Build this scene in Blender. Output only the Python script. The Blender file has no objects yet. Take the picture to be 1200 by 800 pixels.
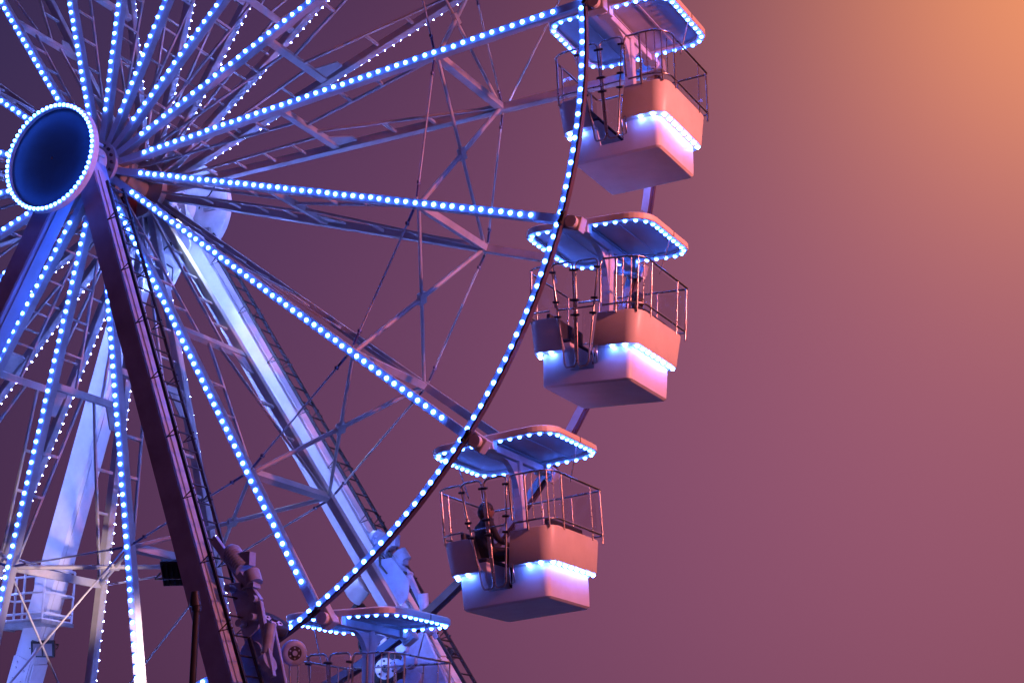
import bpy, math, random
from mathutils import Vector, Matrix
random.seed(7)
C = bpy.context.scene
COL = C.collection
PI = math.pi
HUB = Vector((0.0, 0.0, 12.137))          # wheel centre; ground is z = 0

# ------------------------------------------------------------------ camera
cam_d = bpy.data.cameras.new('camera')
cam_d.sensor_width = 36.0
cam_d.lens = 58.506
cam_d.clip_start = 0.1
cam_d.clip_end = 5000.0
cam = bpy.data.objects.new('camera', cam_d)
COL.objects.link(cam)
CAM = Vector((17.51, -19.834, -10.537)) + HUB
cam.location = CAM
cam.rotation_euler = (math.radians(90 + 16.857), 0.0, math.radians(27.393))
C.camera = cam

# ------------------------------------------------------------------ sky
world = bpy.data.worlds.new('World')
C.world = world
world.use_nodes = True
nt = world.node_tree
nt.nodes.clear()
wo = nt.nodes.new('ShaderNodeOutputWorld')
bg = nt.nodes.new('ShaderNodeBackground')
nt.links.new(bg.outputs[0], wo.inputs[0])
tc = nt.nodes.new('ShaderNodeTexCoord')
# night haze over a town: broad lobes of coloured glow, each centred on a compass direction and height
LOBES = [
    ((-0.0815, 0.8724, 0.482), 110.0, (0.38, 0.135, 0.012)),
    ((-0.0815, 0.8724, 0.482), 50.0, (0.32, 0.115, 0.012)),
    ((-0.0815, 0.8724, 0.482), 12.0, (0.0, 0.0, 0.030)),
    ((-0.1433, 0.963, 0.2284), 14.0, (0.285, 0.085, 0.082)),
    ((-0.3357, 0.9228, 0.1893), 16.0, (0.0, 0.0, 0.033)),
    ((-0.5837, 0.7999, 0.1395), 14.0, (0.047, 0.017, 0.036)),
    ((-0.4778, 0.8108, 0.3382), 6.0, (0.010, 0.006, 0.0265)),
    ((-0.6699, 0.575, 0.4697), 25.0, (0.0, 0.0105, 0.042)),
    ((0.62, -0.75, 0.2), 2.6, (0.19, 0.047, 0.105)),      # the lit town on the other side, behind the viewer
]
acc = None
for cdir, lam, col in LOBES:
    d = nt.nodes.new('ShaderNodeVectorMath'); d.operation = 'DOT_PRODUCT'
    nt.links.new(tc.outputs['Generated'], d.inputs[0])
    d.inputs[1].default_value = Vector(cdir).normalized()
    m1 = nt.nodes.new('ShaderNodeMath'); m1.operation = 'MULTIPLY_ADD'
    nt.links.new(d.outputs['Value'], m1.inputs[0])
    m1.inputs[1].default_value = lam; m1.inputs[2].default_value = -lam
    ex = nt.nodes.new('ShaderNodeMath'); ex.operation = 'EXPONENT'
    nt.links.new(m1.outputs[0], ex.inputs[0])
    sc = nt.nodes.new('ShaderNodeVectorMath'); sc.operation = 'SCALE'
    sc.inputs[0].default_value = col
    nt.links.new(ex.outputs[0], sc.inputs['Scale'])
    if acc is None:
        acc = sc
    else:
        ad = nt.nodes.new('ShaderNodeVectorMath'); ad.operation = 'ADD'
        nt.links.new(acc.outputs[0], ad.inputs[0]); nt.links.new(sc.outputs[0], ad.inputs[1])
        acc = ad
nt.links.new(acc.outputs[0], bg.inputs['Color'])
bg.inputs['Strength'].default_value = 1.0

# ------------------------------------------------------------------ warm low light of the town from the right
sun_d = bpy.data.lights.new('sun', 'SUN')
sun_d.energy = 0.3
sun_d.angle = math.radians(14)
sun_d.color = (1.0, 0.30, 0.30)
sun = bpy.data.objects.new('sun', sun_d)
COL.objects.link(sun)
sdir = Vector((0.985, -0.02, 0.10)).normalized()        # direction towards the light
sun.rotation_euler = sdir.to_track_quat('Z', 'Y').to_euler()

C.view_settings.view_transform = 'Standard'
C.view_settings.look = 'None'
C.view_settings.exposure = 0.0
C.view_settings.gamma = 1.0
C.render.film_transparent = False
C.render.engine = 'CYCLES'
C.cycles.use_denoising = True
C.cycles.max_bounces = 6
C.cycles.diffuse_bounces = 3
C.cycles.glossy_bounces = 3
C.cycles.transparent_max_bounces = 12
C.cycles.sample_clamp_indirect = 4.0
C.cycles.caustics_reflective = False
C.cycles.caustics_refractive = False


# ------------------------------------------------------------------ materials
def mat(name, base, rough=0.5, metal=0.0, spec=0.5, var=0.12, scale=6.0, bump=0.0, streak=0.0, dirt=None):
    m = bpy.data.materials.new(name)
    m.use_nodes = True
    t = m.node_tree
    b = t.nodes['Principled BSDF']
    b.inputs['Roughness'].default_value = rough
    b.inputs['Metallic'].default_value = metal
    b.inputs['Specular IOR Level'].default_value = spec
    co = t.nodes.new('ShaderNodeTexCoord')
    mp = t.nodes.new('ShaderNodeMapping')
    mp.inputs['Scale'].default_value = (1, 1, 0.25 if streak else 1)
    t.links.new(co.outputs['Object'], mp.inputs['Vector'])
    n = t.nodes.new('ShaderNodeTexNoise')
    n.inputs['Scale'].default_value = scale
    n.inputs['Detail'].default_value = 6
    n.inputs['Roughness'].default_value = 0.62
    t.links.new(mp.outputs['Vector'], n.inputs['Vector'])
    r = t.nodes.new('ShaderNodeValToRGB')
    lo = dirt if dirt else [c * (1 - var * 2.2) for c in base]
    r.color_ramp.elements[0].position = 0.28
    r.color_ramp.elements[0].color = (*lo, 1)
    r.color_ramp.elements[1].position = 0.62
    r.color_ramp.elements[1].color = (*base, 1)
    t.links.new(n.outputs['Fac'], r.inputs['Fac'])
    t.links.new(r.outputs['Color'], b.inputs['Base Color'])
    rr = t.nodes.new('ShaderNodeMapRange')
    rr.inputs['To Min'].default_value = min(1, rough + 0.12)
    rr.inputs['To Max'].default_value = max(0.03, rough - 0.08)
    t.links.new(n.outputs['Fac'], rr.inputs['Value'])
    t.links.new(rr.outputs['Result'], b.inputs['Roughness'])
    if bump:
        bu = t.nodes.new('ShaderNodeBump')
        bu.inputs['Strength'].default_value = bump
        bu.inputs['Distance'].default_value = 0.01
        t.links.new(n.outputs['Fac'], bu.inputs['Height'])
        t.links.new(bu.outputs['Normal'], b.inputs['Normal'])
    return m


def emit(name, col, strength=1.0):
    m = bpy.data.materials.new(name)
    m.use_nodes = True
    t = m.node_tree
    t.nodes.clear()
    o = t.nodes.new('ShaderNodeOutputMaterial')
    e = t.nodes.new('ShaderNodeEmission')
    e.inputs['Color'].default_value = (*col, 1)
    e.inputs['Strength'].default_value = strength
    t.links.new(e.outputs[0], o.inputs['Surface'])
    return m


WHITE = mat('white_steel_paint', (0.66, 0.66, 0.68), 0.42, var=0.10, scale=3.0, dirt=(0.47, 0.46, 0.47))
SPOKE = mat('spoke_steel_paint', (0.42, 0.42, 0.44), 0.48, var=0.10, scale=2.5, dirt=(0.30, 0.30, 0.31))
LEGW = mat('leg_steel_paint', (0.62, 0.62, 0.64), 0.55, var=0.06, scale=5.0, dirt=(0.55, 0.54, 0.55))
TUB = mat('gelcoat_white', (0.72, 0.70, 0.70), 0.38, var=0.05, scale=2.2, dirt=(0.62, 0.60, 0.60))
CEIL = mat('roof_underside', (0.50, 0.50, 0.54), 0.55, var=0.10, scale=2.5)
DISC = mat('blue_disc_paint', (0.03, 0.15, 0.28), 0.5, var=0.12, scale=1.8)
STEEL = mat('stainless_tube', (0.46, 0.41, 0.40), 0.27, metal=1.0, var=0.08, scale=14)
DARK = mat('dark_steel', (0.022, 0.022, 0.028), 0.55, metal=0.0, var=0.2, scale=8)
BLACK = mat('black_plastic', (0.012, 0.012, 0.013), 0.45, var=0.15, scale=12)
RUBBER = mat('black_rubber', (0.018, 0.018, 0.019), 0.8, var=0.2, scale=20)
GALV = mat('galvanised_steel', (0.42, 0.42, 0.43), 0.45, metal=0.6, var=0.15, scale=9)
SEATM = mat('dark_seat_cushion', (0.03, 0.03, 0.04), 0.6, var=0.2, scale=9)
ASPH = mat('pale_paving', (0.30, 0.29, 0.28), 0.9, var=0.2, scale=1.5, bump=0.4)
COVER = mat('dark_maroon_cover', (0.075, 0.05, 0.10), 0.6, var=0.12, scale=3)
DRIVE = mat('machine_paint_blue_lit', (0.26, 0.34, 0.54), 0.4, var=0.12, scale=5, dirt=(0.2, 0.2, 0.25))  # blue bulb light on the machinery is put into this base colour
LEGA = mat('front_leg_blue_lit_paint', (0.36, 0.43, 0.62), 0.45, var=0.1, scale=1.6, dirt=(0.34, 0.35, 0.42))  # tinted blue for the bulb light that falls on the leg's side
LEGSHADE = mat('front_leg_shade_paint', (0.34, 0.34, 0.50), 0.55, var=0.14, scale=2.2)  # shade of the unlit outward leg face, painted as a darker colour
RED = mat('red_drive_cover', (0.14, 0.012, 0.01), 0.45, var=0.15, scale=7)
BLAMP = emit('bulb_lens_white', (0.045, 0.155, 1.0), 52.0)
BHALO = emit('bulb_halo_blue', (0.0, 0.03, 1.0), 12.0)  # glowing colour that stands in for the blue halo round each bulb
SKLAMP = emit('skirt_lens_white', (0.075, 0.18, 1.0), 145.0)
TLAMP = emit('tiny_bulb_white', (0.17, 0.26, 1.0), 470.0)

GLASS = bpy.data.materials.new('clear_panel')
GLASS.use_nodes = True
_t = GLASS.node_tree
_t.nodes.clear()
_o = _t.nodes.new('ShaderNodeOutputMaterial')
_mx = _t.nodes.new('ShaderNodeMixShader')
_tr = _t.nodes.new('ShaderNodeBsdfTransparent'); _tr.inputs[0].default_value = (0.93, 0.90, 0.92, 1)
_gl = _t.nodes.new('ShaderNodeBsdfGlossy'); _gl.inputs['Roughness'].default_value = 0.08
_lw = _t.nodes.new('ShaderNodeLayerWeight'); _lw.inputs['Blend'].default_value = 0.35
_t.links.new(_lw.outputs['Fresnel'], _mx.inputs['Fac'])
_t.links.new(_tr.outputs[0], _mx.inputs[1]); _t.links.new(_gl.outputs[0], _mx.inputs[2])
_t.links.new(_mx.outputs[0], _o.inputs['Surface'])


# ------------------------------------------------------------------ mesh helpers
class MB:
    """collects shapes and links them as ONE mesh object"""
    def __init__(s):
        s.v, s.f, s.m, s.sm = [], [], [], []

    def add(s, vs, fs, mi=0, smooth=False):
        o = len(s.v)
        s.v += [tuple(v) for v in vs]
        for f in fs:
            s.f.append([i + o for i in f]); s.m.append(mi); s.sm.append(smooth)
        return s

    def box(s, c, size, mi=0, rot=None):
        x, y, z = [d / 2 for d in size]
        vs = [Vector((a * x, b * y, g * z)) for g in (-1, 1) for b in (-1, 1) for a in (-1, 1)]
        if rot is not None: vs = [rot @ v for v in vs]
        c = Vector(c)
        return s.add([v + c for v in vs], [(0, 2, 3, 1), (4, 5, 7, 6), (0, 1, 5, 4), (2, 6, 7, 3), (0, 4, 6, 2), (1, 3, 7, 5)], mi)

    def beam(s, a, b, w, h, up=(0, 1, 0), mi=0, w2=None, h2=None):
        """box beam from a to b: w across (sideways), h along the up direction"""
        a, b = Vector(a), Vector(b)
        d = (b - a).normalized(); up = Vector(up)
        si = d.cross(up).normalized(); u = si.cross(d).normalized()
        w2 = w2 or w; h2 = h2 or h
        vs = []
        for p, ww, hh in ((a, w, h), (b, w2, h2)):
            for i, j in ((-1, -1), (1, -1), (1, 1), (-1, 1)):
                vs.append(p + si * (i * ww / 2) + u * (j * hh / 2))
        return s.add(vs, [(0, 3, 2, 1), (4, 5, 6, 7), (0, 1, 5, 4), (1, 2, 6, 5), (2, 3, 7, 6), (3, 0, 4, 7)], mi)

    def cyl(s, a, b, r, seg=12, mi=0, r2=None, smooth=True):
        a, b = Vector(a), Vector(b)
        d = (b - a).normalized()
        x = d.orthogonal().normalized(); y = d.cross(x)
        r2 = r if r2 is None else r2
        vs = []
        for p, rr in ((a, r), (b, r2)):
            for k in range(seg):
                t = 2 * PI * k / seg
                vs.append(p + (x * math.cos(t) + y * math.sin(t)) * rr)
        s.add(vs, [(k, (k + 1) % seg, seg + (k + 1) % seg, seg + k) for k in range(seg)], mi, smooth)
        return s.add(vs, [tuple(range(seg))[::-1], tuple(range(seg, 2 * seg))], mi)

    def tube(s, pts, r, seg=6, mi=0, closed=False):
        pts = [Vector(p) for p in pts]
        n = len(pts); rings = []
        ref = None
        for i, p in enumerate(pts):
            a = pts[i - 1] if (i > 0 or closed) else p
            b = pts[(i + 1) % n] if (i < n - 1 or closed) else p
            d = (b - a).normalized()
            if ref is None: ref = d.orthogonal().normalized()
            x = (ref - d * ref.dot(d))
            x = x.normalized() if x.length > 1e-6 else d.orthogonal().normalized()
            ref = x; y = d.cross(x)
            rings.append([p + (x * math.cos(2 * PI * k / seg) + y * math.sin(2 * PI * k / seg)) * r for k in range(seg)])
        vs = [v for rg in rings for v in rg]
        fs = []
        for i in range(n if closed else n - 1):
            j = (i + 1) % n
            for k in range(seg):
                fs.append((i * seg + k, i * seg + (k + 1) % seg, j * seg + (k + 1) % seg, j * seg + k))
        s.add(vs, fs, mi, True)
        if not closed:
            s.add(rings[0], [tuple(range(seg))[::-1]], mi); s.add(rings[-1], [tuple(range(seg))], mi)
        return s

    def prism(s, poly, ext, mi=0):
        """polygon (3-D points) pushed along ext"""
        a = [Vector(p) for p in poly]; e = Vector(ext); n = len(a)
        return s.add(a + [p + e for p in a], [tuple(range(n))[::-1], tuple(range(n, 2 * n))] +
                     [(i, (i + 1) % n, n + (i + 1) % n, n + i) for i in range(n)], mi)

    def bulb(s, p, ax, r=0.032, h=0.044, seg=10, mi=0):
        """cabochon lamp: blue halo collar (mi+1) and white lens (mi)"""
        p = Vector(p); ax = Vector(ax).normalized()
        x = ax.orthogonal().normalized(); y = ax.cross(x)
        prof = [(0.0, 1.16), (0.18, 1.06), (0.42, 0.97), (0.74, 0.72), (0.93, 0.38)]
        vs = []
        for zz, rr in prof:
            for k in range(seg):
                t = 2 * PI * k / seg
                vs.append(p + ax * (h * zz) + (x * math.cos(t) + y * math.sin(t)) * (r * rr))
        vs.append(p + ax * h)
        o = len(s.v)
        for i in range(len(prof) - 1):
            mm = mi + 1 if i < 1 else mi
            s.add(vs if i == 0 else [], [], mm)
            for k in range(seg):
                s.f.append([o + i * seg + k, o + i * seg + (k + 1) % seg, o + (i + 1) * seg + (k + 1) % seg, o + (i + 1) * seg + k])
                s.m.append(mm); s.sm.append(True)
        l = (len(prof) - 1) * seg
        for k in range(seg):
            s.f.append([o + l + k, o + l + (k + 1) % seg, o + len(prof) * seg]); s.m.append(mi); s.sm.append(True)
        return s

    def mesh(s, name, mats):
        me = bpy.data.meshes.new(name)
        me.from_pydata(s.v, [], s.f)
        for m in (mats if isinstance(mats, (list, tuple)) else [mats]): me.materials.append(m)
        me.polygons.foreach_set('material_index', s.m)
        me.polygons.foreach_set('use_smooth', s.sm)
        me.update()
        return me

    def build(s, name, mats, parent=None, loc=None):
        o = bpy.data.objects.new(name, s.mesh(name, mats))
        COL.objects.link(o)
        if parent is not None: o.parent = parent
        if loc is not None: o.location = loc
        return o


def bevel(o, w=0.01, seg=2):
    b = o.modifiers.new('bevel', 'BEVEL'); b.width = w; b.segments = seg; b.limit_method = 'ANGLE'
    return o


def tag(o, label, cat, group=None, kind=None):
    if label: o['label'] = label
    if cat: o['category'] = cat
    if group: o['group'] = group
    if kind: o['kind'] = kind
    return o


def empty(name, loc, label, cat, group=None):
    o = bpy.data.objects.new(name, None)
    COL.objects.link(o)
    o.location = loc
    return tag(o, label, cat, group)


# ------------------------------------------------------------------ ground
g = MB().add([(-900, -900, 0), (900, -900, 0), (900, 900, 0), (-900, 900, 0)], [(0, 1, 2, 3)]).build('ground', ASPH)
g['kind'] = 'structure'

# ------------------------------------------------------------------ the wheel
N = 18
STEP = 2 * PI / N
PHI = -0.2933 - 2 * PI * 0
R_RIM = 9.0
YR, YH = 1.245, 0.656
R1, R2 = 6.54, 3.666
wheel = empty('ferris_wheel', HUB, 'huge white steel ferris wheel outlined in rows of glowing blue-white bulbs', 'ferris wheel')


def ang(k): return PHI - k * STEP
def rad(k): return Vector((math.cos(ang(k)), 0, math.sin(ang(k))))
def tan(k): return Vector((-math.sin(ang(k)), 0, math.cos(ang(k))))
def yat(r): return YH + (YR - YH) * r / R_RIM
def sp(k, r, side, dy=0.0): return rad(k) * r + Vector((0, side * (yat(r) + dy), 0))


BW, BD = 0.115, 0.13          # spoke beam: face width, depth


def channel(mb, a, b, w, d, out, mi=0):
    """U-channel beam: face plate towards out, two flanges behind it"""
    a, b, out = Vector(a), Vector(b), Vector(out)
    dr = (b - a).normalized(); si = dr.cross(out).normalized()
    t = 0.014
    mb.beam(a, b, w, t, out, mi)
    for sgn in (-1, 1):
        off = si * (sgn * (w / 2 - t / 2)) - out * (d / 2 + 0.001)
        mb.beam(a + off, b + off, t, d - t, out, mi)


for k in range(N):
    for side in (-1, 1):
        mb = MB()
        channel(mb, sp(k, 0.40, side), sp(k, 8.93, side), BW, BD, (0, side, 0))
        if side > 0: mb.beam(sp(k, .42, side, -BD - .004), sp(k, 8.9, side, -BD - .004), BW, .008, (0, 1, 0))
        if side > 0: mb.beam(sp(k, 1.2, side, 0.0255), sp(k, 8.6, side, 0.0255), 0.035, 0.048, (0, 1, 0))
        mb.build('spoke', SPOKE, wheel)
        # inner chord, rungs and outer V of the truss behind each spoke
        tb = MB()
        y2 = yat(R2)
        node = rad(k) * R2 + Vector((0, side * y2 * 0.34, 0))
        hubn = rad(k) * 0.55 + Vector((0, side * (YH * 0.50), 0))
        tb.beam(hubn, node, 0.036, 0.04, (0, 1, 0))
        for f in (0.28, 0.46, 0.64, 0.82):
            a = hubn.lerp(node, f)
            r = a.dot(rad(k))
            tb.beam(a, sp(k, r, side, -BD), 0.03, 0.03, tan(k))
        vn = rad(k) * R2 + Vector((0, side * y2 * 0.14, 0))
        ve = sp(k, R1 - 0.05, side, -BD)
        tb.beam(vn, ve, 0.036, 0.04, (0, 1, 0))
        for f in (0.38, 0.62):
            a = vn.lerp(ve, f)
            r = a.dot(rad(k))
            tb.beam(a, sp(k, r, side, -BD), 0.045, 0.04, tan(k))
        tb.build('spoke_truss', SPOKE, wheel)
    mb = MB().beam(sp(k, R2, -1, -0.02), sp(k, R2, 1, -0.02), 0.11, 0.09, tan(k))
    mb.build('cross_tube', SPOKE, wheel)
    mb = MB().beam(sp(k, R1, -1, -0.02), sp(k, R1, 1, -0.02), 0.12, 0.10, tan(k))
    mb.build('cross_tube', SPOKE, wheel)
    # gusset plate where the inner cross tube meets the rear spoke
    a = sp(k, R2 + 0.06, 1, -BD - 0.01)
    MB().prism([a, a + rad(k) * 0.34, a + rad(k) * 0.34 - Vector((0, 0.16, 0)), a - Vector((0, 0.34, 0))], tan(k) * 0.02).build('gusset_plate', SPOKE, wheel)

# ties and crossed braces between neighbouring spokes
for k in range(N):
    k2 = k + 1
    for side in (-1, 1):
        a, b = sp(k, R1, side, -0.03), sp(k2, R1, side, -0.03)
        tb = MB().cyl(a, b, 0.014, 6)
        d = (b - a).normalized()
        for q, sg in ((a, 1), (b, -1)):
            tb.cyl(q + d * (sg * 0.10), q + d * (sg * 0.28), 0.019, 6, 1)
            tb.box(q + d * (sg * 0.31), (0.025, 0.07, 0.04), 1)
        tb.build('tie_rod', [SPOKE, COVER], wheel)
    fa, fb = sp(k, R1, -1, -0.1), sp(k2, R1, 1, -0.1)
    ra, rb = sp(k, R1, 1, -0.1), sp(k2, R1, -1, -0.1)
    mb = MB().cyl(fa, fb, 0.028, 6)
    mb.cyl(ra, rb, 0.034, 6)
    mid = (fa + fb + ra + rb) / 4
    nrm = (fb - fa).cross(rb - ra).normalized()
    x = (fb - fa).normalized(); y = nrm.cross(x)
    mb.prism([mid + nrm * -0.04 + x * a_ + y * b_ for a_, b_ in ((-.09, -.07), (.09, -.07), (.09, .07), (-.09, .07))], nrm * 0.07)
    mb.build('cross_brace', SPOKE, wheel)

# thin stay wires from the spoke nodes to the rim
for ka, sa, kb, sb in ((3, -1, 4, -1), (3, 1, 4, 1), (4, -1, 4, 1), (-1, 1, -2, 1)):
    MB().cyl(sp(ka, R1, sa, 0.02), sp(kb, R_RIM - .05, sb, 0.02 if ka != kb else -0.1), 0.016, 5).build('stay_wire', SPOKE, wheel)

# rim: two rings of box section, with joint blocks at the spokes
for side in (-1, 1):
    mb = MB()
    seg = 180
    prof = [(8.905, YR), (8.905, YR - 0.08), (9.015, YR - 0.08), (9.015, YR - 0.02), (9.035, YR - 0.02), (9.035, YR + 0.045), (9.005, YR + 0.045), (9.005, YR)]
    vs, fs = [], []
    for i in range(seg):
        t = 2 * PI * i / seg
        for r, y in prof: vs.append((r * math.cos(t), side * y, r * math.sin(t)))
    n = len(prof)
    for i in range(seg):
        j = (i + 1) % seg
        for q in range(n):
            q2 = (q + 1) % n
            f = (i * n + q, i * n + q2, j * n + q2, j * n + q)
            fs.append(f if side > 0 else f[::-1])
    mb.add(vs, fs)
    mb.m = [1 if i % n in (2, 3, 4, 5) else 0 for i in range(len(mb.m))]
    mb.build('rim', [SPOKE, COVER], wheel)
for k in range(N):
    for side in (-1, 1):
        rot = Matrix((rad(k), (0, 1, 0), tan(k))).transposed()
        mb = MB().box(sp(k, 9.06, side, -0.20), (0.34, 0.16, 0.20), 0, rot)
        mb.box(sp(k, 9.03, side, 0.05), (0.07, 0.04, 0.20), 1, rot)
        for f in (-0.11, 0.11):
            c = sp(k, 9.03, side, 0.07) + tan(k) * f * .6
            mb.cyl(c, c + Vector((0, side * 0.03, 0)), 0.03, 6, 1)
        bevel(mb.build('rim_joint', [SPOKE, DARK], wheel), 0.008, 1)

# hub: two bolted flanges on one shaft
for side in (-1, 1):
    mb = MB()
    a = Vector((0, side * (YH - 0.28), 0)); b = Vector((0, side * (YH + 0.10), 0))
    mb.cyl(a, b, 0.44, 36)
    mb.cyl(a - Vector((0, side * .02, 0)), a + Vector((0, side * .05, 0)), 0.50, 36)
    for q in range(18):
        t = 2 * PI * q / 18
        c = Vector((0.37 * math.cos(t), side * (YH + 0.10), 0.37 * math.sin(t)))
        mb.cyl(c, c + Vector((0, side * 0.035, 0)), 0.028, 6, 1)
    mb.build('hub_flange', [SPOKE, DARK], wheel)
mb = MB().cyl((0, -YH, 0), (0, YH, 0), 0.20, 24)
mb.build('hub_shaft', SPOKE, wheel)
for q in range(3):
    t = 2 * PI * q / 3 + 0.3
    x = Vector((math.cos(t), 0, math.sin(t)))
    MB().beam(x * 0.36 + Vector((0, -YH + .2, 0)), x * 0.36 + Vector((0, YH - .2, 0)), 0.12, 0.10, x).build('hub_strut', SPOKE, wheel)
MB().prism([(-.05, -.2, -.62), (.2, -.2, -.6), (.2, .1, -.6), (-.05, .1, -.62)], (0, 0, .25)).build('slip_ring_box', RED, wheel)

# bulbs of the wheel
bulbs = []      # (position, axis)
for k in range(N):
    n = 47
    for i in range(n):
        r = 1.00 + (8.51 - 1.00) * i / (n - 1)
        bulbs.append((sp(k, r, -1, 0.007), Vector((0, -1, 0)), 0))
    for i in range(n):
        r = 1.3 + (8.51 - 1.3) * i / (n - 1)
        bulbs.append((sp(k, r, 1, 0.050), Vector((0, 1, 0)), 1))
    for i in range(18):
        t = ang(k) - (i + 0.5) * STEP / 18
        v = Vector((math.cos(t), 0, math.sin(t)))
        bulbs.append((v * 8.955 + Vector((0, -YR, 0)), Vector((0, -1, 0)), 0))
        bulbs.append((v * 8.955 + Vector((0, YR, 0)), Vector((0, 1, 0)), 1))
# the 100 nearest ones inside the picture are parts of their own, the rest one part
cam_inv = (Matrix.Translation(cam.location) @ cam.rotation_euler.to_matrix().to_4x4()).inverted()


def in_frame(p):
    q = cam_inv @ p
    if q.z >= 0: return None
    f = cam_d.lens / 36.0
    u, v = f * q.x / -q.z, f * q.y / -q.z
    return -q.z if abs(u) < 0.495 and abs(v) < 0.325 else None


cand = sorted((d, i) for i, b in enumerate(bulbs) if b[2] == 0 for d in [in_frame(b[0] + HUB)] if d)
near = set(i for d, i in cand[:100])
bulbs = [(p + Vector((random.uniform(-.006, .006), 0, random.uniform(-.006, .006))), (ax + Vector((random.uniform(-.12, .12), 0, random.uniform(-.12, .12)))).normalized(), r) for p, ax, r in bulbs]
disc_bulb = MB().bulb((0, 0, 0), (0, -1, 0), 0.027, 0.036).mesh('light_bulb', [BLAMP, BHALO])
proto_bulb = MB().bulb((0, 0, 0), (0, -1, 0)).mesh('light_bulb', [BLAMP, BHALO])
rest = MB()
for i, (p, ax, rear) in enumerate(bulbs):
    if i in near:
        o = bpy.data.objects.new('light_bulb', proto_bulb)
        COL.objects.link(o); o.parent = wheel; o.location = p
    else:
        rest.bulb(p, ax, 0.031 if not rear else 0.0105, 0.044 if not rear else 0.04, 8 if not rear else 5, 2 if rear else 0)
o = rest.build('light_bulb_rows', [BLAMP, BHALO, TLAMP, TLAMP], wheel)
o['kind'] = 'stuff'

# ------------------------------------------------------------------ support tower
tower = empty('support_tower', (0, 0, 0), 'white steel tower of four splayed legs holding the wheel hub and its blue disc', 'tower')
H = HUB.z
LEGS = {'A': ((.15, -1.1, 0), (6.05, -2.8, -12.0)), 'B': ((-.07, -1.1, 0), (-4.4, -2.8, -12.0)),
        'C': ((-.01, 1.1, 0), (7.15, 2.8, -12.0)), 'D': ((-.24, 1.1, 0), (-5.05, 2.8, -12.0))}


def legpt(n, u): return Vector(LEGS[n][0]).lerp(Vector(LEGS[n][1]), u) + HUB


for n, (a, b) in LEGS.items():
    a, b = Vector(a) + HUB, Vector(b) + HUB
    w, dpt = (0.36, 0.34) if n in 'AB' else (0.42, 0.36)
    mb = MB()
    d = (b - a).normalized()
    mb.beam(a + d * 0.25, b, w, dpt, (0, 1, 0))
    # edge flanges that run down the leg
    si = d.cross(Vector((0, 1, 0))).normalized(); u = si.cross(d)
    for sgn in (-1, 1):
        off = si * (sgn * (w / 2 + 0.012))
        mb.beam(a + d * .5 + off, b + off, 0.020, dpt * 0.55, (0, 1, 0))
    mb.box(b + Vector((0, 0, -0.06)), (0.9, 0.9, 0.06))
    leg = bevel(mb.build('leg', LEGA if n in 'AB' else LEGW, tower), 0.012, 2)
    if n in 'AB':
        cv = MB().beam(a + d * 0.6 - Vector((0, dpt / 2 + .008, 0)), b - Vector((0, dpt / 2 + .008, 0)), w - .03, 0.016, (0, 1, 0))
        cv.build('leg_shade_face', LEGSHADE, leg)  # thin added plate that carries the painted shade
    # bolted splice collars
    for f in (0.30, 0.642) if n in 'CD' else ():
        c = a.lerp(b, f)
        sb = MB()
        for sgn in (-1, 1):
            off = u * (sgn * (dpt / 2 + 0.012))
            sb.beam(c - d * 0.30 + off, c + d * 0.30 + off, w * 0.9, 0.02, (0, 1, 0))
            for iu in (-.2, -.1, .1, .2):
                for iw in (-.1, .1):
                    q = c + d * iu + si * iw + off
                    sb.cyl(q, q + u * (sgn * 0.035), 0.026, 6, 0)
            off = si * (sgn * (w / 2 + 0.035))
            sb.beam(c - d * 0.26 + off, c + d * 0.26 + off, 0.02, dpt * 0.9, (0, 1, 0))
        if f > .5: sb.build('splice_plate', LEGW, tower)

# bearing heads on both sides
for side in (-1, 1):
    y = side * 1.02
    mb = MB().prism([(-.40, y, .12 + H), (.35, y, .12 + H), (.40, y, -.45 + H), (-.45, y, -.45 + H)] if side < 0 else [(-.45, y, .12 + H), (.4, y, .12 + H), (.62, y, -.9 + H), (.25, y, -1.60 + H), (-.55, y, -1.55 + H), (-.72, y, -.8 + H)], (0, side * 0.06, 0))
    mb.cyl((0, side * 0.80, H), (0, side * 1.5, H), 0.30, 28)
    for q in range(12):
        t = 2 * PI * q / 12
        c = Vector((.4 * math.cos(t), side * .99, H + .4 * math.sin(t)))
        mb.cyl(c, c + Vector((0, side * 0.14, 0)), 0.03, 6)
    bevel(mb.build('bearing_head', WHITE, tower), 0.01, 1)

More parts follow.
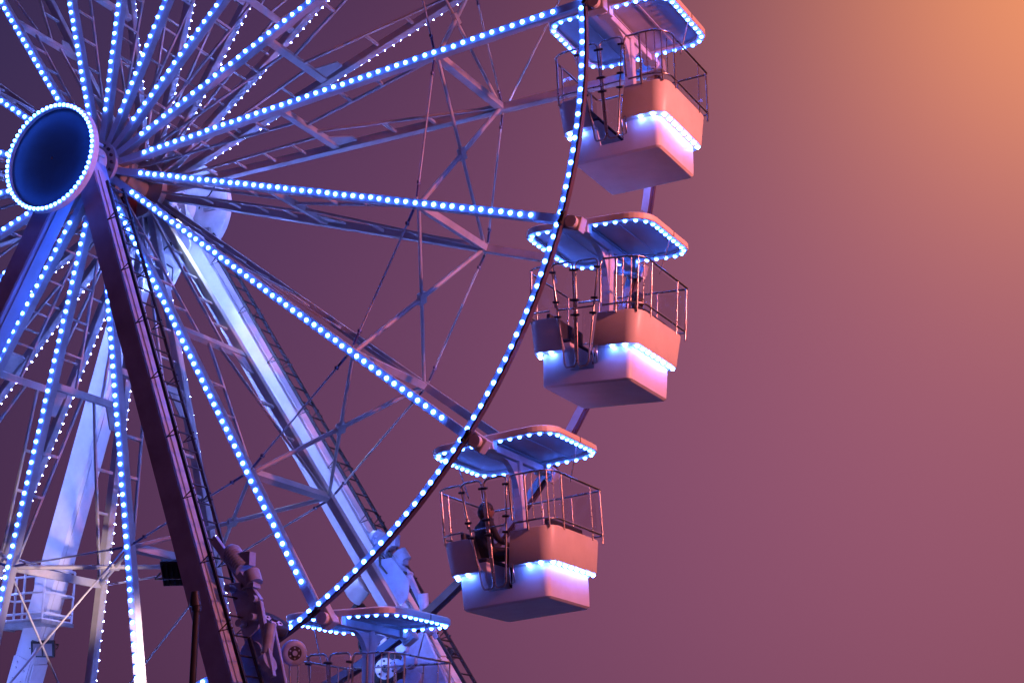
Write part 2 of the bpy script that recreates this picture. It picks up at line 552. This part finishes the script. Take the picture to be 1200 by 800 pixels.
# hub discs: the front one is ringed with bulbs, both are outside the legs
for side in (-1, 1):
    y0 = side * 1.60; y1 = side * 1.73
    HD = H - (.19 if side < 0 else 0); XD = -.05 if side < 0 else 0
    mb = MB()
    seg = 72
    RR = 0.90
    prof = [(0.02, y0), (RR - .03, y0), (RR, y0 + side * .01), (RR, y1 - side * .008), (RR - .02, y1), (RR - 0.07, y1), (RR - 0.075, y1 - side * .06), (0.02, y1 - side * .06)]
    vs = [(XD + r * math.cos(2 * PI * i / seg), yy, HD + r * math.sin(2 * PI * i / seg)) for i in range(seg) for r, yy in prof]
    n = len(prof)
    for q in range(n):
        q2 = (q + 1) % n
        fs = [(i * n + q, ((i + 1) % seg) * n + q, ((i + 1) % seg) * n + q2, i * n + q2) for i in range(seg)]
        mb.f += [list(f) for f in (fs if side < 0 else [t[::-1] for t in fs])]
        mb.m += [1 if (q in (6,)) else 0] * seg
        mb.sm += [False] * seg
    mb.v = vs
    disc = mb.build('hub_disc', [WHITE, DISC], tower)
    if side < 0:
        for q in range(62):
            t = 2 * PI * q / 62
            o = bpy.data.objects.new('light_bulb', disc_bulb)
            COL.objects.link(o); o.parent = disc
            o.location = (XD + 0.865 * math.cos(t), y1, HD + 0.865 * math.sin(t))
        MB().cyl((0, side * 1.4, HD), (0, side * 1.6, HD), 0.34, 24).build('disc_boss', WHITE, tower)
    else:
        wr = MB()
        wr.tube([(.30, 1.585, H + .02), (.36, 1.56, H + .16), (.52, 1.56, H + .22), (.62, 1.58, H + .38)], 0.012, 5)
        wr.build('cable', BLACK, disc)
        MB().box((0.42, 1.56, H - .45), (.34, .07, .14)).build('junction_box', GALV, disc)
        MB().box((0.55, 1.56, H + .02), (.22, .06, .16)).build('junction_box', GALV, disc)

# loose cables hanging at the rear bearing head
mb = MB()
mb.tube([(.3, .98, H - .75), (.12, .9, H - .95), (.16, .9, H - 1.15), (.36, .92, H - 1.28), (.34, .95, H - 1.5)], 0.018, 6)
mb.tube([(.42, .98, H - .8), (.2, .88, H - .9), (.1, .9, H - 1.1), (.3, .9, H - 1.4), (.1, .95, H - 1.62)], 0.014, 6)
mb.build('cable', BLACK, tower)

# ladders with standoffs on the two right-hand legs
for n in 'AC':   # ladder legs
    a, b = Vector(LEGS[n][0]) + HUB, Vector(LEGS[n][1]) + HUB
    d = (b - a).normalized()
    si = d.cross(Vector((0, 1, 0))).normalized()
    if si.x < 0: si = -si
    u = Vector((0, 1, 0))
    off = si * (0.18 + 0.17) if n == 'A' else si * (0.21 + 0.17)
    mb = MB()
    L = (b - a).length
    p0, p1 = a + d * 0.9, b - d * 0.6
    for sy in (-.17, .2):
        mb.beam(p0 + off + u * sy, p1 + off + u * sy, 0.045, 0.035, u)
    t = 1.0
    while t < L - 0.7:
        c = a + d * t + off
        mb.cyl(c - u * .17, c + u * .2, 0.013, 5)
        t += 0.30
    t = 1.6
    while t < L - 0.7:
        for sy in (-.17, .2):
            c = a + d * t + u * sy
            mb.tube([c + off * 1.12 - d * .05, c + off * .5, c + off * 1.12 + d * .07], 0.013, 4)
        t += 1.05
    mb.build('ladder', DARK, tower)

# service platform with rails on the rear left leg
px, py, pz = -2.98, 1.72, -6.93 + H
mb = MB()
W2, D2 = 0.66, 0.36
for i in range(9):
    mb.beam((px - W2, py - D2 + i * .09, pz), (px + W2, py - D2 + i * .09, pz), 0.035, 0.03, (0, 0, 1))
for sx in (-1, 1): mb.beam((px + sx * W2, py - D2 - .02, pz - .01), (px + sx * W2, py + D2 + .04, pz - .01), 0.04, 0.06, (0, 0, 1))
fl = mb.build('platform_deck', GALV, tower)
mb = MB()
for hz in (0.03, .13, .48, .90):
    q = [(px - W2, py - D2, pz + hz), (px + W2, py - D2, pz + hz), (px + W2, py + D2, pz + hz), (px - W2, py + D2, pz + hz)]
    for i in range(4): mb.cyl(q[i], q[(i + 1) % 4], 0.02, 6)
for sx in (-1, -.33, .33, 1):
    for sy in (-1, 1): mb.cyl((px + sx * W2, py + sy * D2, pz), (px + sx * W2, py + sy * D2, pz + .90), 0.02, 6)
mb.build('platform_rail', WHITE, tower)


# drive units: rubber tyres pinching the rim, motors above
def wheel_tyre(name, c, ax, r, wd, parent, seg=28, ms=None):
    c = Vector(c); ax = Vector(ax).normalized()
    x = ax.orthogonal().normalized(); y = ax.cross(x)
    prof = [(r * .55, -wd * .45), (r * .93, -wd / 2), (r, -wd * .3), (r, wd * .3), (r * .93, wd / 2), (r * .55, wd * .45)]
    vs = []
    for k in range(seg):
        t = 2 * PI * k / seg
        for rr, h in prof: vs.append(c + (x * math.cos(t) + y * math.sin(t)) * rr + ax * h)
    n = len(prof)
    fs = [(k * n + q, k * n + q + 1, ((k + 1) % seg) * n + q + 1, ((k + 1) % seg) * n + q) for k in range(seg) for q in range(n - 1)]
    ty = MB().add(vs, fs, 0, True).build(name, RUBBER if ms is None else DRIVE, parent)
    h = MB().cyl(c - ax * wd * .42, c + ax * wd * .42, r * .58, 24)
    h.cyl(c - ax * wd * .62, c + ax * wd * .62, r * .2, 12, 1)
    for k in range(6):
        t = 2 * PI * k / 6
        e = c + (x * math.cos(t) + y * math.sin(t)) * r * .40
        h.cyl(e - ax * wd * .5, e + ax * wd * .5, r * .07, 6, 1)
    h.build('hub', [WHITE, DARK] if ms is None else [DARK, DRIVE], ty)
    return ty


def drive(nm, base, side, mirror):
    """base = point on the leg; the unit hangs on the +x side of the leg"""
    dn = (Vector(LEGS[nm][1]) - Vector(LEGS[nm][0])).normalized()
    sx = dn.cross(Vector((0, 1, 0))).normalized()
    if sx.x < 0: sx = -sx
    y = base.y
    iy = -side                        # towards the wheel
    up = -dn

    def P(a, b, c=0.0): return base + sx * a + up * b + Vector((0, iy * c, 0))
    pl = MB()
    # two bolted cheek plates and an arm
    pl.prism([P(.2, .30, .16), P(.55, .12, .16), P(.62, -.35, .16), P(.45, -.55, .16), P(.2, -.6, .16)], (0, iy * .03, 0))
    pl.beam(P(.26, .95, .02), P(.62, -.25, .1), 0.11, 0.08, (0, 1, 0))
    pl.beam(P(.62, -.25, .1), P(.50, -1.3, .1), 0.08, 0.07, (0, 1, 0))
    for a, b in ((.28, .15), (.48, .05), (.3, -.4), (.5, -.42), (.60, -.2)):
        pl.cyl(P(a, b, .18), P(a, b, .02), 0.035, 6, 1)
        pl.cyl(P(a, b, -.02), P(a, b, .12), 0.05, 10)
    # curved guard between the plates
    gp = []
    for i in range(9):
        t = -0.9 + i * 0.28
        gp.append(P(.40 + .26 * math.cos(t + 2.6), -.72 + .55 * math.sin(t + 2.6) + .2, .05))
    br = bevel(pl.build('drive_bracket', [DRIVE, DARK], tower), 0.006, 1)
    mo = MB()
    mo.cyl(P(.46, .62, .05), P(.56, .28, .05), 0.12, 20)
    mo.cyl(P(.44, .68, .05), P(.46, .62, .05), 0.085, 20, 0, 0.12)
    for i in range(7):
        a = P(.46, .60, .05).lerp(P(.56, .28, .05), i / 7)
        mo.cyl(a, a.lerp(P(.56, .28, .05), .04), 0.128, 20)
    mo.box(P(.66, .38, .05), (.16, .14, .18))
    mo.build('motor', DRIVE, br)
    MB().tube([P(.6, .34, .14), P(.44, .30, .2), P(.33, .12, .2), P(.36, -.05, .18)], 0.02, 6).build('cable', BLACK, br)
    gb = MB().cyl(P(.66, .18, .05), P(.66, .0, .05), 0.11, 18)
    gb.box(P(.60, .05, .06), (.2, .16, .14))
    gb.build('gearbox', DRIVE, br)
    MB().cyl(P(.5, -.95, .12), P(.68, -.62, .12), 0.075, 18).build('damper', DRIVE, br)
    MB().cyl(P(.44, -1.08, .12), P(.52, -1.08, .12), 0.13, 22).build('roller', DRIVE, br)
    return P, br


P, br = drive('A', Vector((3.95, -2.16, -7.55)) + HUB, -1, False)
wheel_tyre('tyre', Vector((4.42, -1.52, -7.72)) + HUB, (0.55, -0.05, 0.83), 0.24, 0.15, br)
wheel_tyre('tyre', Vector((4.86, -1.62, -8.12)) + HUB, (0.75, -0.6, -0.2), 0.17, 0.10, br, ms=1)
mb = MB()
mb.prism([Vector(q) + HUB for q in ((4.30, -1.95, -7.85), (4.75, -1.95, -7.75), (5.0, -1.95, -8.6), (4.5, -1.95, -8.9), (4.3, -1.95, -8.5))], (0, .05, 0))
mb.cyl(Vector((4.45, -2.0, -8.15)) + HUB, Vector((4.45, -1.6, -8.15)) + HUB, .17, 24)
mb.cyl(Vector((4.95, -1.8, -8.62)) + HUB, Vector((4.75, -1.8, -9.0)) + HUB, .18, 20)
bevel(mb.build('drive_plate', DRIVE, br), .01, 1)

MB().cyl(Vector((3.40, 2.0, -6.80)) + HUB, Vector((3.62, 2.0, -6.66)) + HUB, .20, 22, 0, .15).build('motor', WHITE, br)
P, br = drive('C', Vector((3.82, 1.98, -6.70)) + HUB, 1, False)
wheel_tyre('tyre', Vector((4.12, 1.62, -7.62)) + HUB, (0.35, -0.93, 0.05), 0.29, 0.17, br)
wheel_tyre('tyre', Vector((4.30, 1.60, -8.02)) + HUB, (0.35, -0.93, 0.05), 0.29, 0.17, br)
mb = MB()
mb.prism([Vector(q) + HUB for q in ((4.45, 1.8, -7.35), (4.85, 1.8, -7.5), (5.3, 1.8, -8.4), (4.9, 1.8, -8.6), (4.4, 1.8, -8.2))], (0, .06, 0))
for i, q in enumerate(((4.62, 1.55, -7.75), (4.75, 1.55, -7.95), (4.55, 1.55, -8.0), (4.85, 1.55, -8.2), (4.68, 1.5, -8.3))):
    mb.cyl(Vector(q) + HUB, Vector(q) + HUB + Vector((.02, -.12, .02)), .09 + .02 * (i % 2), 14)
bevel(mb.build('drive_plate', DRIVE, br), .01, 1)


# ------------------------------------------------------------------ gondolas
def rrect(hx, hy, r, n=6, rb=None):
    """rounded rectangle, anticlockwise seen from above, starting on the -y side at the left"""
    pts = []
    f_ = r
    b_ = r if rb is None else rb
    for cx, cy, a0, r in ((hx - f_, -hy + f_, -PI / 2, f_), (hx - b_, hy - b_, 0, b_), (-hx + b_, hy - b_, PI / 2, b_), (-hx + f_, -hy + f_, PI, f_)):
        for i in range(n + 1):
            t = a0 + PI / 2 * i / n
            pts.append(Vector((cx + r * math.cos(t), cy + r * math.sin(t), 0)))
    return pts


def along(pts, s0, s1, step, closed=True):
    """points spread along a polyline of 3-D points"""
    out = []; segs = []
    n = len(pts)
    tot = 0
    for i in range(n if closed else n - 1):
        a, b = pts[i], pts[(i + 1) % n]
        segs.append((tot, a, b)); tot += (b - a).length
    m = max(1, round(tot / step))
    for j in range(m):
        s = tot * j / m
        for t0, a, b in reversed(segs):
            if s >= t0:
                L = (b - a).length
                out.append(a.lerp(b, (s - t0) / L if L > 1e-9 else 0)); break
    return out


DOORX = {-2.073: (-.22, .12), -1.89: (-.22, .12), -1.626: (-.27, .15), -1.62: (-.27, .15), -1.173: (-.38, .22)}


def ring_with_door(hx, hy, r, z, dx):
    p = rrect(hx, hy, r)
    p = [Vector((dx[0], -hy, 0)), Vector((dx[1], -hy, 0))] + p
    return [Vector((q.x, q.y, z)) for q in p]


skirt_bulb_mesh = MB().bulb((0, 0, 0), (0, 0, -1), 0.028, 0.036, 10).mesh('light_bulb', [SKLAMP, BHALO])
roof_bulb_mesh = MB().bulb((0, 0, 0), (0, 0, -1), 0.028, 0.036, 10).mesh('light_bulb', [BLAMP, BHALO])


def make_gondola(k, tilt, label):
    piv = rad(k) * 9.112
    root = empty('gondola', HUB + piv, label, 'gondola', 'open gondolas hung on the wheel rim')
    root.rotation_euler = (0, -tilt, 0)
    # tub: skirt, ledge and band in one shell, open at the door
    lv = [ring_with_door(.610, .612, .05, -2.085, DOORX[-2.073]), ring_with_door(.640, .642, .07, -2.06, DOORX[-2.073]),
          ring_with_door(.650, .650, .08, -1.89, DOORX[-1.89]), ring_with_door(.658, .658, .10, -1.632, DOORX[-1.626]),
          ring_with_door(.765, .755, .17, -1.620, DOORX[-1.62]), ring_with_door(.777, .762, .18, -1.600, DOORX[-1.62]),
          ring_with_door(.835, .790, .21, -1.19, DOORX[-1.173]), ring_with_door(.827, .782, .20, -1.170, DOORX[-1.173])]
    n = len(lv[0])
    mb = MB()
    vs = [v for l in lv for v in l]
    fs = []
    for i in range(len(lv) - 1):
        for q in range(n):
            if q == 0 and i >= 2: continue
            fs.append((i * n + q, i * n + (q + 1) % n, (i + 1) * n + (q + 1) % n, (i + 1) * n + q))
    fs.append(tuple(range(n))[::-1])
    mb.add(vs, fs, 0, False)
    tub = mb.build('tub', TUB, root)
    for p in tub.data.polygons: p.use_smooth = len(p.vertices) == 4
    so = tub.modifiers.new('solid', 'SOLIDIFY'); so.thickness = 0.035; so.offset = -1
    es = tub.modifiers.new('split', 'EDGE_SPLIT'); es.split_angle = math.radians(38)
    # floor inside and step
    MB().box((0, 0, -1.905), (1.16, 1.16, .03)).build('floor', DARK, root)
    # doorway edge frames
    mb = MB()
    mb.tube([(DOORX[-1.62][1] + .06, -.775, -1.60), (DOORX[-1.62][1] + .06, -.745, -1.84), (DOORX[-1.62][1] + .0, -.745, -1.86), (DOORX[-1.62][1] - .01, -.745, -1.64), (DOORX[-1.62][1] + .03, -.74, -1.6)], .012, 6, closed=True)
    mb.build('door_latch', STEEL, root)
    # benches and cushions along the two sides
    for sx in (-1, 1):
        MB().box((sx * .44, 0, -1.68), (.34, 1.16, .42)).build('bench', TUB, root)
        bevel(MB().box((sx * .44, .0, -1.44), (.36, 1.14, .06)).build('seat', SEATM, root), .02, 2)
        bevel(MB().box((sx * .63, .0, -1.17), (.07, 1.06, .32)).build('backrest', SEATM, root), .025, 2)
    # skirt bulbs under the ledge
    path = rrect(.722, .716, .13)
    path = [Vector((q.x, q.y, -1.624)) for q in path]
    for q in along(path, 0, 1, .178):
        if q.y < -.6 and DOORX[-1.62][0] - .04 < q.x < DOORX[-1.62][1] + .12: continue
        o = bpy.data.objects.new('light_bulb', skirt_bulb_mesh); COL.objects.link(o)
        o.parent = tub; o.location = q
    # post with curved gussets and the axle under the roof
    mb = MB().beam((0, 0, -1.62), (0, 0, -.04), .15, .11, (0, 1, 0))
    bevel(mb.build('post', WHITE, root), .012, 1)
    mb = MB()
    for sy in (-1, 1):
        prof = [Vector((-.045, 0, -.05))]
        pts = [(.05, -.55)] + [(.05 + .42 * (1 - math.cos(t)), -.55 + .47 * math.sin(t)) for t in [PI / 2 * i / 6 for i in range(1, 7)]] + [(.05, -.08)]
        mb.prism([(-.04, sy * (yy + .006), zz) for yy, zz in pts], (.08, 0, 0))
    mb.build('post_gusset', WHITE, root)
    mb = MB().beam((0, -1.10, 0), (0, 1.10, 0), .11, .10, (0, 0, 1))
    mb.cyl((0, -1.2, 0), (0, -.92, 0), .085, 16); mb.cyl((0, .92, 0), (0, 1.2, 0), .085, 16)
    for sy in (-1, 1):
        mb.box((0, sy * .80, .005), (.20, .12, .13))
    bevel(mb.build('axle', WHITE, root), .008, 1)
    # roof: tray with a lowered light rail round a recessed underside
    mb = MB()
    A, B, RD = .96, .86, .34
    o_ = rrect(A, B, RD, 8)
    i_ = rrect(A - .105, B - .105, RD - .09, 8)
    t_ = rrect(A - .03, B - .03, RD - .02, 8)
    tt = rrect(A - .35, B - .35, .2, 8)
    m_ = len(o_)
    def Z(ps, z): return [Vector((q.x, q.y, z)) for q in ps]
    rings = [Z(i_, .105), Z(i_, .062), Z(rrect(A - .012, B - .012, RD - .01, 8), .055), Z(o_, .064), Z(o_, .135), Z(t_, .158), Z(tt, .20)]
    vs = [v for r_ in rings for v in r_]
    fs = []
    for i in range(len(rings) - 1):
        for q in range(m_):
            fs.append((i * m_ + q, i * m_ + (q + 1) % m_, (i + 1) * m_ + (q + 1) % m_, (i + 1) * m_ + q))
    fs.append(tuple(range((len(rings) - 1) * m_, len(rings) * m_)))
    mb.add(vs, fs, 0)
    roof = mb.build('roof', TUB, root)
    cp = MB().add(Z(i_, .1035), [tuple(range(m_))[::-1]], 0)
    for xx in (-.42, 0.02, .42): cp.beam((xx, -B + .13, .098), (xx, B - .13, .098), .03, .012, (0, 0, 1))
    cp.build('ceiling_panel', CEIL, roof)
    MB().box((A + .002, 0.05, .10), (.008, .012, .07)).build('roof_seam', DARK, roof)
    for pth, st in ((rrect(A - .058, B - .058, RD - .05, 8), .145),):
        for q in along(Z(pth, .058), 0, 1, st):
            o = bpy.data.objects.new('light_bulb', roof_bulb_mesh); COL.objects.link(o)
            o.parent = roof; o.location = q
    # lamps fitted where the axle crosses the light rail, and thin hanging stays
    MB().cyl((A - .05, .05, .06), (.76, .05, -.45), .008, 5).build('stay_rod', STEEL, root)
    MB().cyl((-A + .1, -.1, .06), (-.72, -.1, -.45), .008, 5).build('stay_rod', STEEL, root)
    # rails: upper and lower loops, bars, and the two door leaves
    zu, zl = -.45, -1.085
    up = Z(rrect(.865, .825, .26, 6, .06), zu); lo = Z(rrect(.845, .81, .24, 6, .06), zl)
    dl, dr = -.47, .30
    def loop_open(ps, z, hy):
        # start right of the door, run all round, end left of the door
        return [Vector((dr, -hy, z))] + ps + [Vector((dl, -hy, z))]
    mb = MB()
    ul, ll = loop_open(up, zu, .825), loop_open(lo, zl, .81)
    mb.tube([Vector((dr - .02, -.82, -1.05)), Vector((dr - .03, -.825, zu - .08)), Vector((dr - .005, -.825, zu - .02))] + ul[0:1] + ul[1:-1] +
            [ul[-1], Vector((dl + .03, -.825, zu - .02)), Vector((dl + .05, -.825, zu - .08)), Vector((dl + .09, -.815, -1.05))], .0145, 7)
    mb.tube(ll, .0125, 6)
    rail = mb.build('rail', STEEL, root)
    # uprights
    for x, y, rr in ((.50, -1, .017), (.79, -.755, .012), (.855, -.45, .014), (.858, .45, .009), (.855, .78, .014), (.4, 1, .012), (-.05, 1, .012), (-.5, 1, .012), (-.855, .55, .012), (-.855, -.45, .014), (-.80, -.735, .016)):
        yu = y * .825 if abs(y) == 1 else y
        yl_ = y * .81 if abs(y) == 1 else y
        MB().tube([(x, yu, zu), (x * .985, yl_, zl), (x * .98, yl_ * .985, zl - .12)], rr, 6).build('rail_upright', STEEL, rail)
    for x, y in ((.60, -.825), (.71, -.80), (.83, -.66)):
        MB().tube([(x, y, zu), (x * .985, y * .99, zl)], .007, 5).build('rail_bar', STEEL, rail)
    # clear weather panels
    for sx in (-1, 1):
        MB().add([(sx * .848, -.42, zl + .03), (sx * .848, .74, zl + .03), (sx * .860, .74, zu - .04), (sx * .860, -.42, zu - .04)], [(0, 1, 2, 3)]).build('clear_panel', GLASS, rail)
    MB().add([(-.76, .81, zl + .03), (.76, .81, zl + .03), (.76, .82, zu - .04), (-.76, .82, zu - .04)], [(0, 1, 2, 3)]).build('clear_panel', GLASS, rail)
    # door leaves: bent-tube frames that narrow towards the sill
    yf = -.835
    for (xa, xb, xc, xd, nm) in ((-.44, -.13, -.245, -.075, 'l'), (-.09, .245, -.055, .105, 'r')):
        mb = MB()
        z0, z1 = zu + .015, -1.88
        q = .06
        mb.tube([(xa, yf, z0 - q), (xa + .02, yf, z0 - .02), (xa + q, yf, z0), (xb - q, yf, z0), (xb - .02, yf, z0 - .02), (xb, yf, z0 - q),
                 (xd, yf + .05, z1 + q), (xd - .02, yf + .05, z1 + .015), (xd - q * .6, yf + .05, z1), (xc + q * .6, yf + .05, z1), (xc + .02, yf + .05, z1 + .015), (xc, yf + .05, z1 + q)], .014, 7, closed=True)
        mb.tube([(xa + (xc - xa) * .44, yf + .022, -1.085), (xb + (xd - xb) * .44, yf + .022, -1.085)], .011, 6)
        leaf = mb.build('door_leaf', STEEL, root)
        MB().add([(xa + .03, yf + .01, z0 - .04), (xb - .03, yf + .01, z0 - .04), (xd - .03, yf + .05, z1 + .05), (xc + .03, yf + .05, z1 + .05)], [(0, 3, 2, 1)]).build('clear_panel', GLASS, leaf)
        for zz in (zu - .10, zu - .52, zl - .09):
            f = (zz - z0) / (z1 - z0)
            for x0, x1 in ((xa, xc), (xb, xd)):
                x = x0 + (x1 - x0) * f
                MB().cyl((x - .045, yf + .05 * f - .012, zz), (x + .045, yf + .05 * f - .012, zz - .012), .017, 8).build('hinge', DARK, leaf)
    return root


G1 = make_gondola(-1, 0.030, 'topmost empty gondola with its white bottom glowing pink and its roof cut by the frame')
G2 = make_gondola(0, -0.033, 'middle gondola of the column, with a rider half hidden at its right side')
G3 = make_gondola(1, 0.083, 'white gondola with a dark seated rider behind its gate, tilted')
G4 = make_gondola(2, 0.0, 'lowest gondola seen edge-on with only its roof and rails showing')


# ------------------------------------------------------------------ riders
CL = mat('dark_clothes', (0.022, 0.022, 0.028), 0.85, var=0.2, scale=14)
SK = mat('skin', (0.19, 0.11, 0.08), 0.5, var=0.08, scale=12)
HA = mat('dark_hair', (0.015, 0.011, 0.009), 0.6, var=0.2, scale=40)

def rider(parent_obj, local, yaw, label):
    M = parent_obj.matrix_basis @ Matrix.Translation(local) @ Matrix.Rotation(yaw, 4, 'Z')
    # joints in metres, seat surface at z = 0, facing +x
    J = {'pel': (0, 0, .09, .135), 'bel': (-.02, 0, .25, .125), 'che': (-.03, 0, .42, .145), 'nec': (0, 0, .565, .055), 'hea': (.025, 0, .66, .085), 'top': (.02, 0, .745, .072)}
    E = [('pel', 'bel'), ('bel', 'che'), ('che', 'nec'), ('nec', 'hea'), ('hea', 'top')]
    for s, y in (('L', 1), ('R', -1)):
        J['sh' + s] = (-.03, y * .17, .49, .062); J['el' + s] = (.05, y * .23, .25, .046); J['wr' + s] = (.26, y * .13, .20, .032); J['ha' + s] = (.33, y * .10, .19, .030)
        J['hi' + s] = (.04, y * .09, .07, .092); J['kn' + s] = (.40, y * .12, .09, .062); J['an' + s] = (.40, y * .12, -.32, .042); J['to' + s] = (.52, y * .13, -.37, .036)
        E += [('che', 'sh' + s), ('sh' + s, 'el' + s), ('el' + s, 'wr' + s), ('wr' + s, 'ha' + s), ('pel', 'hi' + s), ('hi' + s, 'kn' + s), ('kn' + s, 'an' + s), ('an' + s, 'to' + s)]
        for fi, (dy, L) in enumerate(((-.024, .075), (-.008, .085), (.008, .08), (.024, .065))):
            J['f%d%s' % (fi, s)] = (.33 + L * .8, y * .10 + dy, .185, .0095); J['g%d%s' % (fi, s)] = (.33 + L, y * .10 + dy, .155, .008)
            E += [('ha' + s, 'f%d%s' % (fi, s)), ('f%d%s' % (fi, s), 'g%d%s' % (fi, s))]
        J['th' + s] = (.345, y * .10 - y * .055, .20, .011); E.append(('ha' + s, 'th' + s))
    names = list(J)
    me = bpy.data.meshes.new('person')
    me.from_pydata([M @ Vector(J[n][:3]) for n in names], [(names.index(a), names.index(b)) for a, b in E], [])
    o = bpy.data.objects.new('person', me)
    COL.objects.link(o)
    tag(o, label, 'person')
    sk = o.modifiers.new('skin', 'SKIN'); sk.use_smooth_shade = True
    for i, n in enumerate(names):
        sv = me.skin_vertices[0].data[i]
        sv.radius = (J[n][3], J[n][3]); sv.use_root = (n == 'pel')
    su = o.modifiers.new('sub', 'SUBSURF'); su.levels = 2; su.render_levels = 2
    me.materials.append(CL)
    # face with nose, eyes and ears, hair cap
    def Q(x, y, z): return M @ Vector((x, y, z))
    f = MB()
    def ell(c, r, seg=14, rg=9, mi=0, mb=f):
        vs = []
        for i in range(rg + 1):
            th = PI * i / rg
            for q in range(seg):
                t = 2 * PI * q / seg
                vs.append(Q(c[0] + r[0] * math.sin(th) * math.cos(t), c[1] + r[1] * math.sin(th) * math.sin(t), c[2] + r[2] * math.cos(th)))
        mb.add(vs, [(i * seg + q, (i + 1) * seg + q, (i + 1) * seg + (q + 1) % seg, i * seg + (q + 1) % seg) for i in range(rg) for q in range(seg)], mi, True)
    ell((.040, 0, .680), (.090, .078, .112))
    ell((.133, 0, .672), (.018, .015, .026), 8, 6)
    for y in (-1, 1):
        ell((.115, y * .032, .70), (.014, .014, .010), 8, 6, 1)
        ell((.03, y * .080, .68), (.02, .012, .032), 8, 6)
    ell((.118, 0, .628), (.012, .025, .006), 8, 6, 1)
    f.build('face', [SK, HA], o)
    h = MB()
    ell((.022, 0, .715), (.103, .092, .098), 16, 10, 0, h)
    ell((-.03, 0, .66), (.07, .085, .10), 14, 9, 0, h)
    h.build('hair', HA, o)
    return o


rider(G3, Vector((-.37, -.33, -1.41)), 0.95, 'person in dark clothes sitting behind the gate of the tilted third gondola')
rider(G2, Vector((.36, .22, -1.41)), 2.5, 'person in dark clothes half hidden on the right seat of the middle gondola')

# ------------------------------------------------------------------ floodlights, poles and other fittings
def floodlight(loc, aim, label, lit=False, size=.36, watts=0, spot=0.9, col=(1, .78, .74)):
    root = empty('floodlight', loc, label, 'floodlight', 'floodlights on the tower')
    root.rotation_euler = Vector(aim).to_track_quat('Z', 'Y').to_euler()
    s = size
    bevel(MB().prism([(-s / 2, -s * .36, 0), (s / 2, -s * .36, 0), (s / 2, s * .36, 0), (-s / 2, s * .36, 0)], (0, 0, -.09)).build('housing', BLACK, root), .012, 2)
    fb = MB()
    for i in range(7): fb.box((-s * .42 + i * s * .14, 0, -.115), (.012, s * .6, .05))
    fb.build('cooling_fin', BLACK, root)
    gl = MB()
    for i in (-1, 1):
        gl.box((i * s * .22, 0, .004), (s * .36, s * .54, .006), 0)
    gl.build('lens', LENS if not lit else LENSON, root)
    MB().tube([(-s * .56, 0, -.05), (-s * .56, 0, -.24), (s * .56, 0, -.24), (s * .56, 0, -.05)], .014, 5).build('yoke', BLACK, root)
    if watts:
        L = bpy.data.lights.new('flood_lamp', 'SPOT'); L.energy = watts; L.color = col
        L.spot_size = spot; L.spot_blend = 0.7; L.shadow_soft_size = .12
        lo_ = bpy.data.objects.new('flood_lamp', L); COL.objects.link(lo_); lo_.parent = root
        lo_.location = (0, 0, .06); lo_.rotation_euler = (PI, 0, 0)
    return root


WARM = 8600
LENS = mat('unlit_lens', (0.28, 0.25, 0.26), 0.15, var=0.05, scale=20)
LENSON = emit('lit_lens', (1.0, 0.82, 0.8), 6.0)
floodlight(Vector((3.22, -1.98, -6.98)) + HUB, (-.25, .80, .55), 'black rectangular floodlight hung on the left side of the dark front leg', size=.50)
floodlight(Vector((-2.86, 2.02, -7.32)) + HUB, (.45, -.75, -.45), 'black twin-lens floodlight on the bright rear leg below the railed platform', size=.40)
floodlight(Vector((3.30, 2.3, -6.93)) + HUB, (-.5, .1, .55), 'tiny black floodlight beside the rear leg just above the lowest roof', size=.20)
floodlight(Vector((4.92, 2.5, -7.80)) + HUB, (.5, .1, -.75), 'small black floodlight on the ladder right of the lowest gondola roof', size=.26)
floodlight(Vector((4.05, -2.25, 3.1)), (-2.15, 1.05, 1.05), 'lit floodlight clamped low on the front leg, aimed at the lowest spokes', lit=True, size=.30, watts=2300, spot=.48, col=(1, .68, .64))
floodlight(Vector((.62, .62, -.62)) + HUB, (.52, .10, -.86), 'lit white floodlight under the rear hub aimed down the bright rear leg', lit=True, size=.22, watts=1600, spot=.55, col=(.55, .66, 1))
# unseen mast and floodlight, added beyond the right edge for the warm side light
mast = empty('added_lamp_mast', (20.0, -1.5, 0), 'unseen mast added to carry the warm side light, right of the gondolas', 'lamp mast')
MB().cyl((0, 0, 0), (0, 0, 11.0), .06, 16).cyl((0, 0, 0), (0, 0, .04), .2, 20).build('pole', DARK, mast)
floodlight(Vector((20.0, -1.5, 11.3)), (-11.2, 1.5, -2.2), 'warm floodlight added on the unseen mast right of the gondolas', lit=True, size=.7, watts=WARM, spot=.95, col=(1, .225, .20))

# slim post beside the front leg
px, py = 4.63, -3.4
pt = empty('lamp_post', (px, py, 0), 'slim dark post with a rounded head standing beside the front leg', 'post')
mb = MB().cyl((0, 0, 0), (0, 0, 4.36), .042, 14)
mb.cyl((0, 0, 0), (0, 0, .05), .16, 18)
mb.build('pole', DARK, pt)
mb = MB().cyl((0, 0, 4.36), (0, 0, 4.42), .06, 14)
mb.cyl((-.02, 0, 4.42), (-.04, 0, 4.60), .075, 14, 0, .05)
mb.build('lamp_head', BLACK, pt)
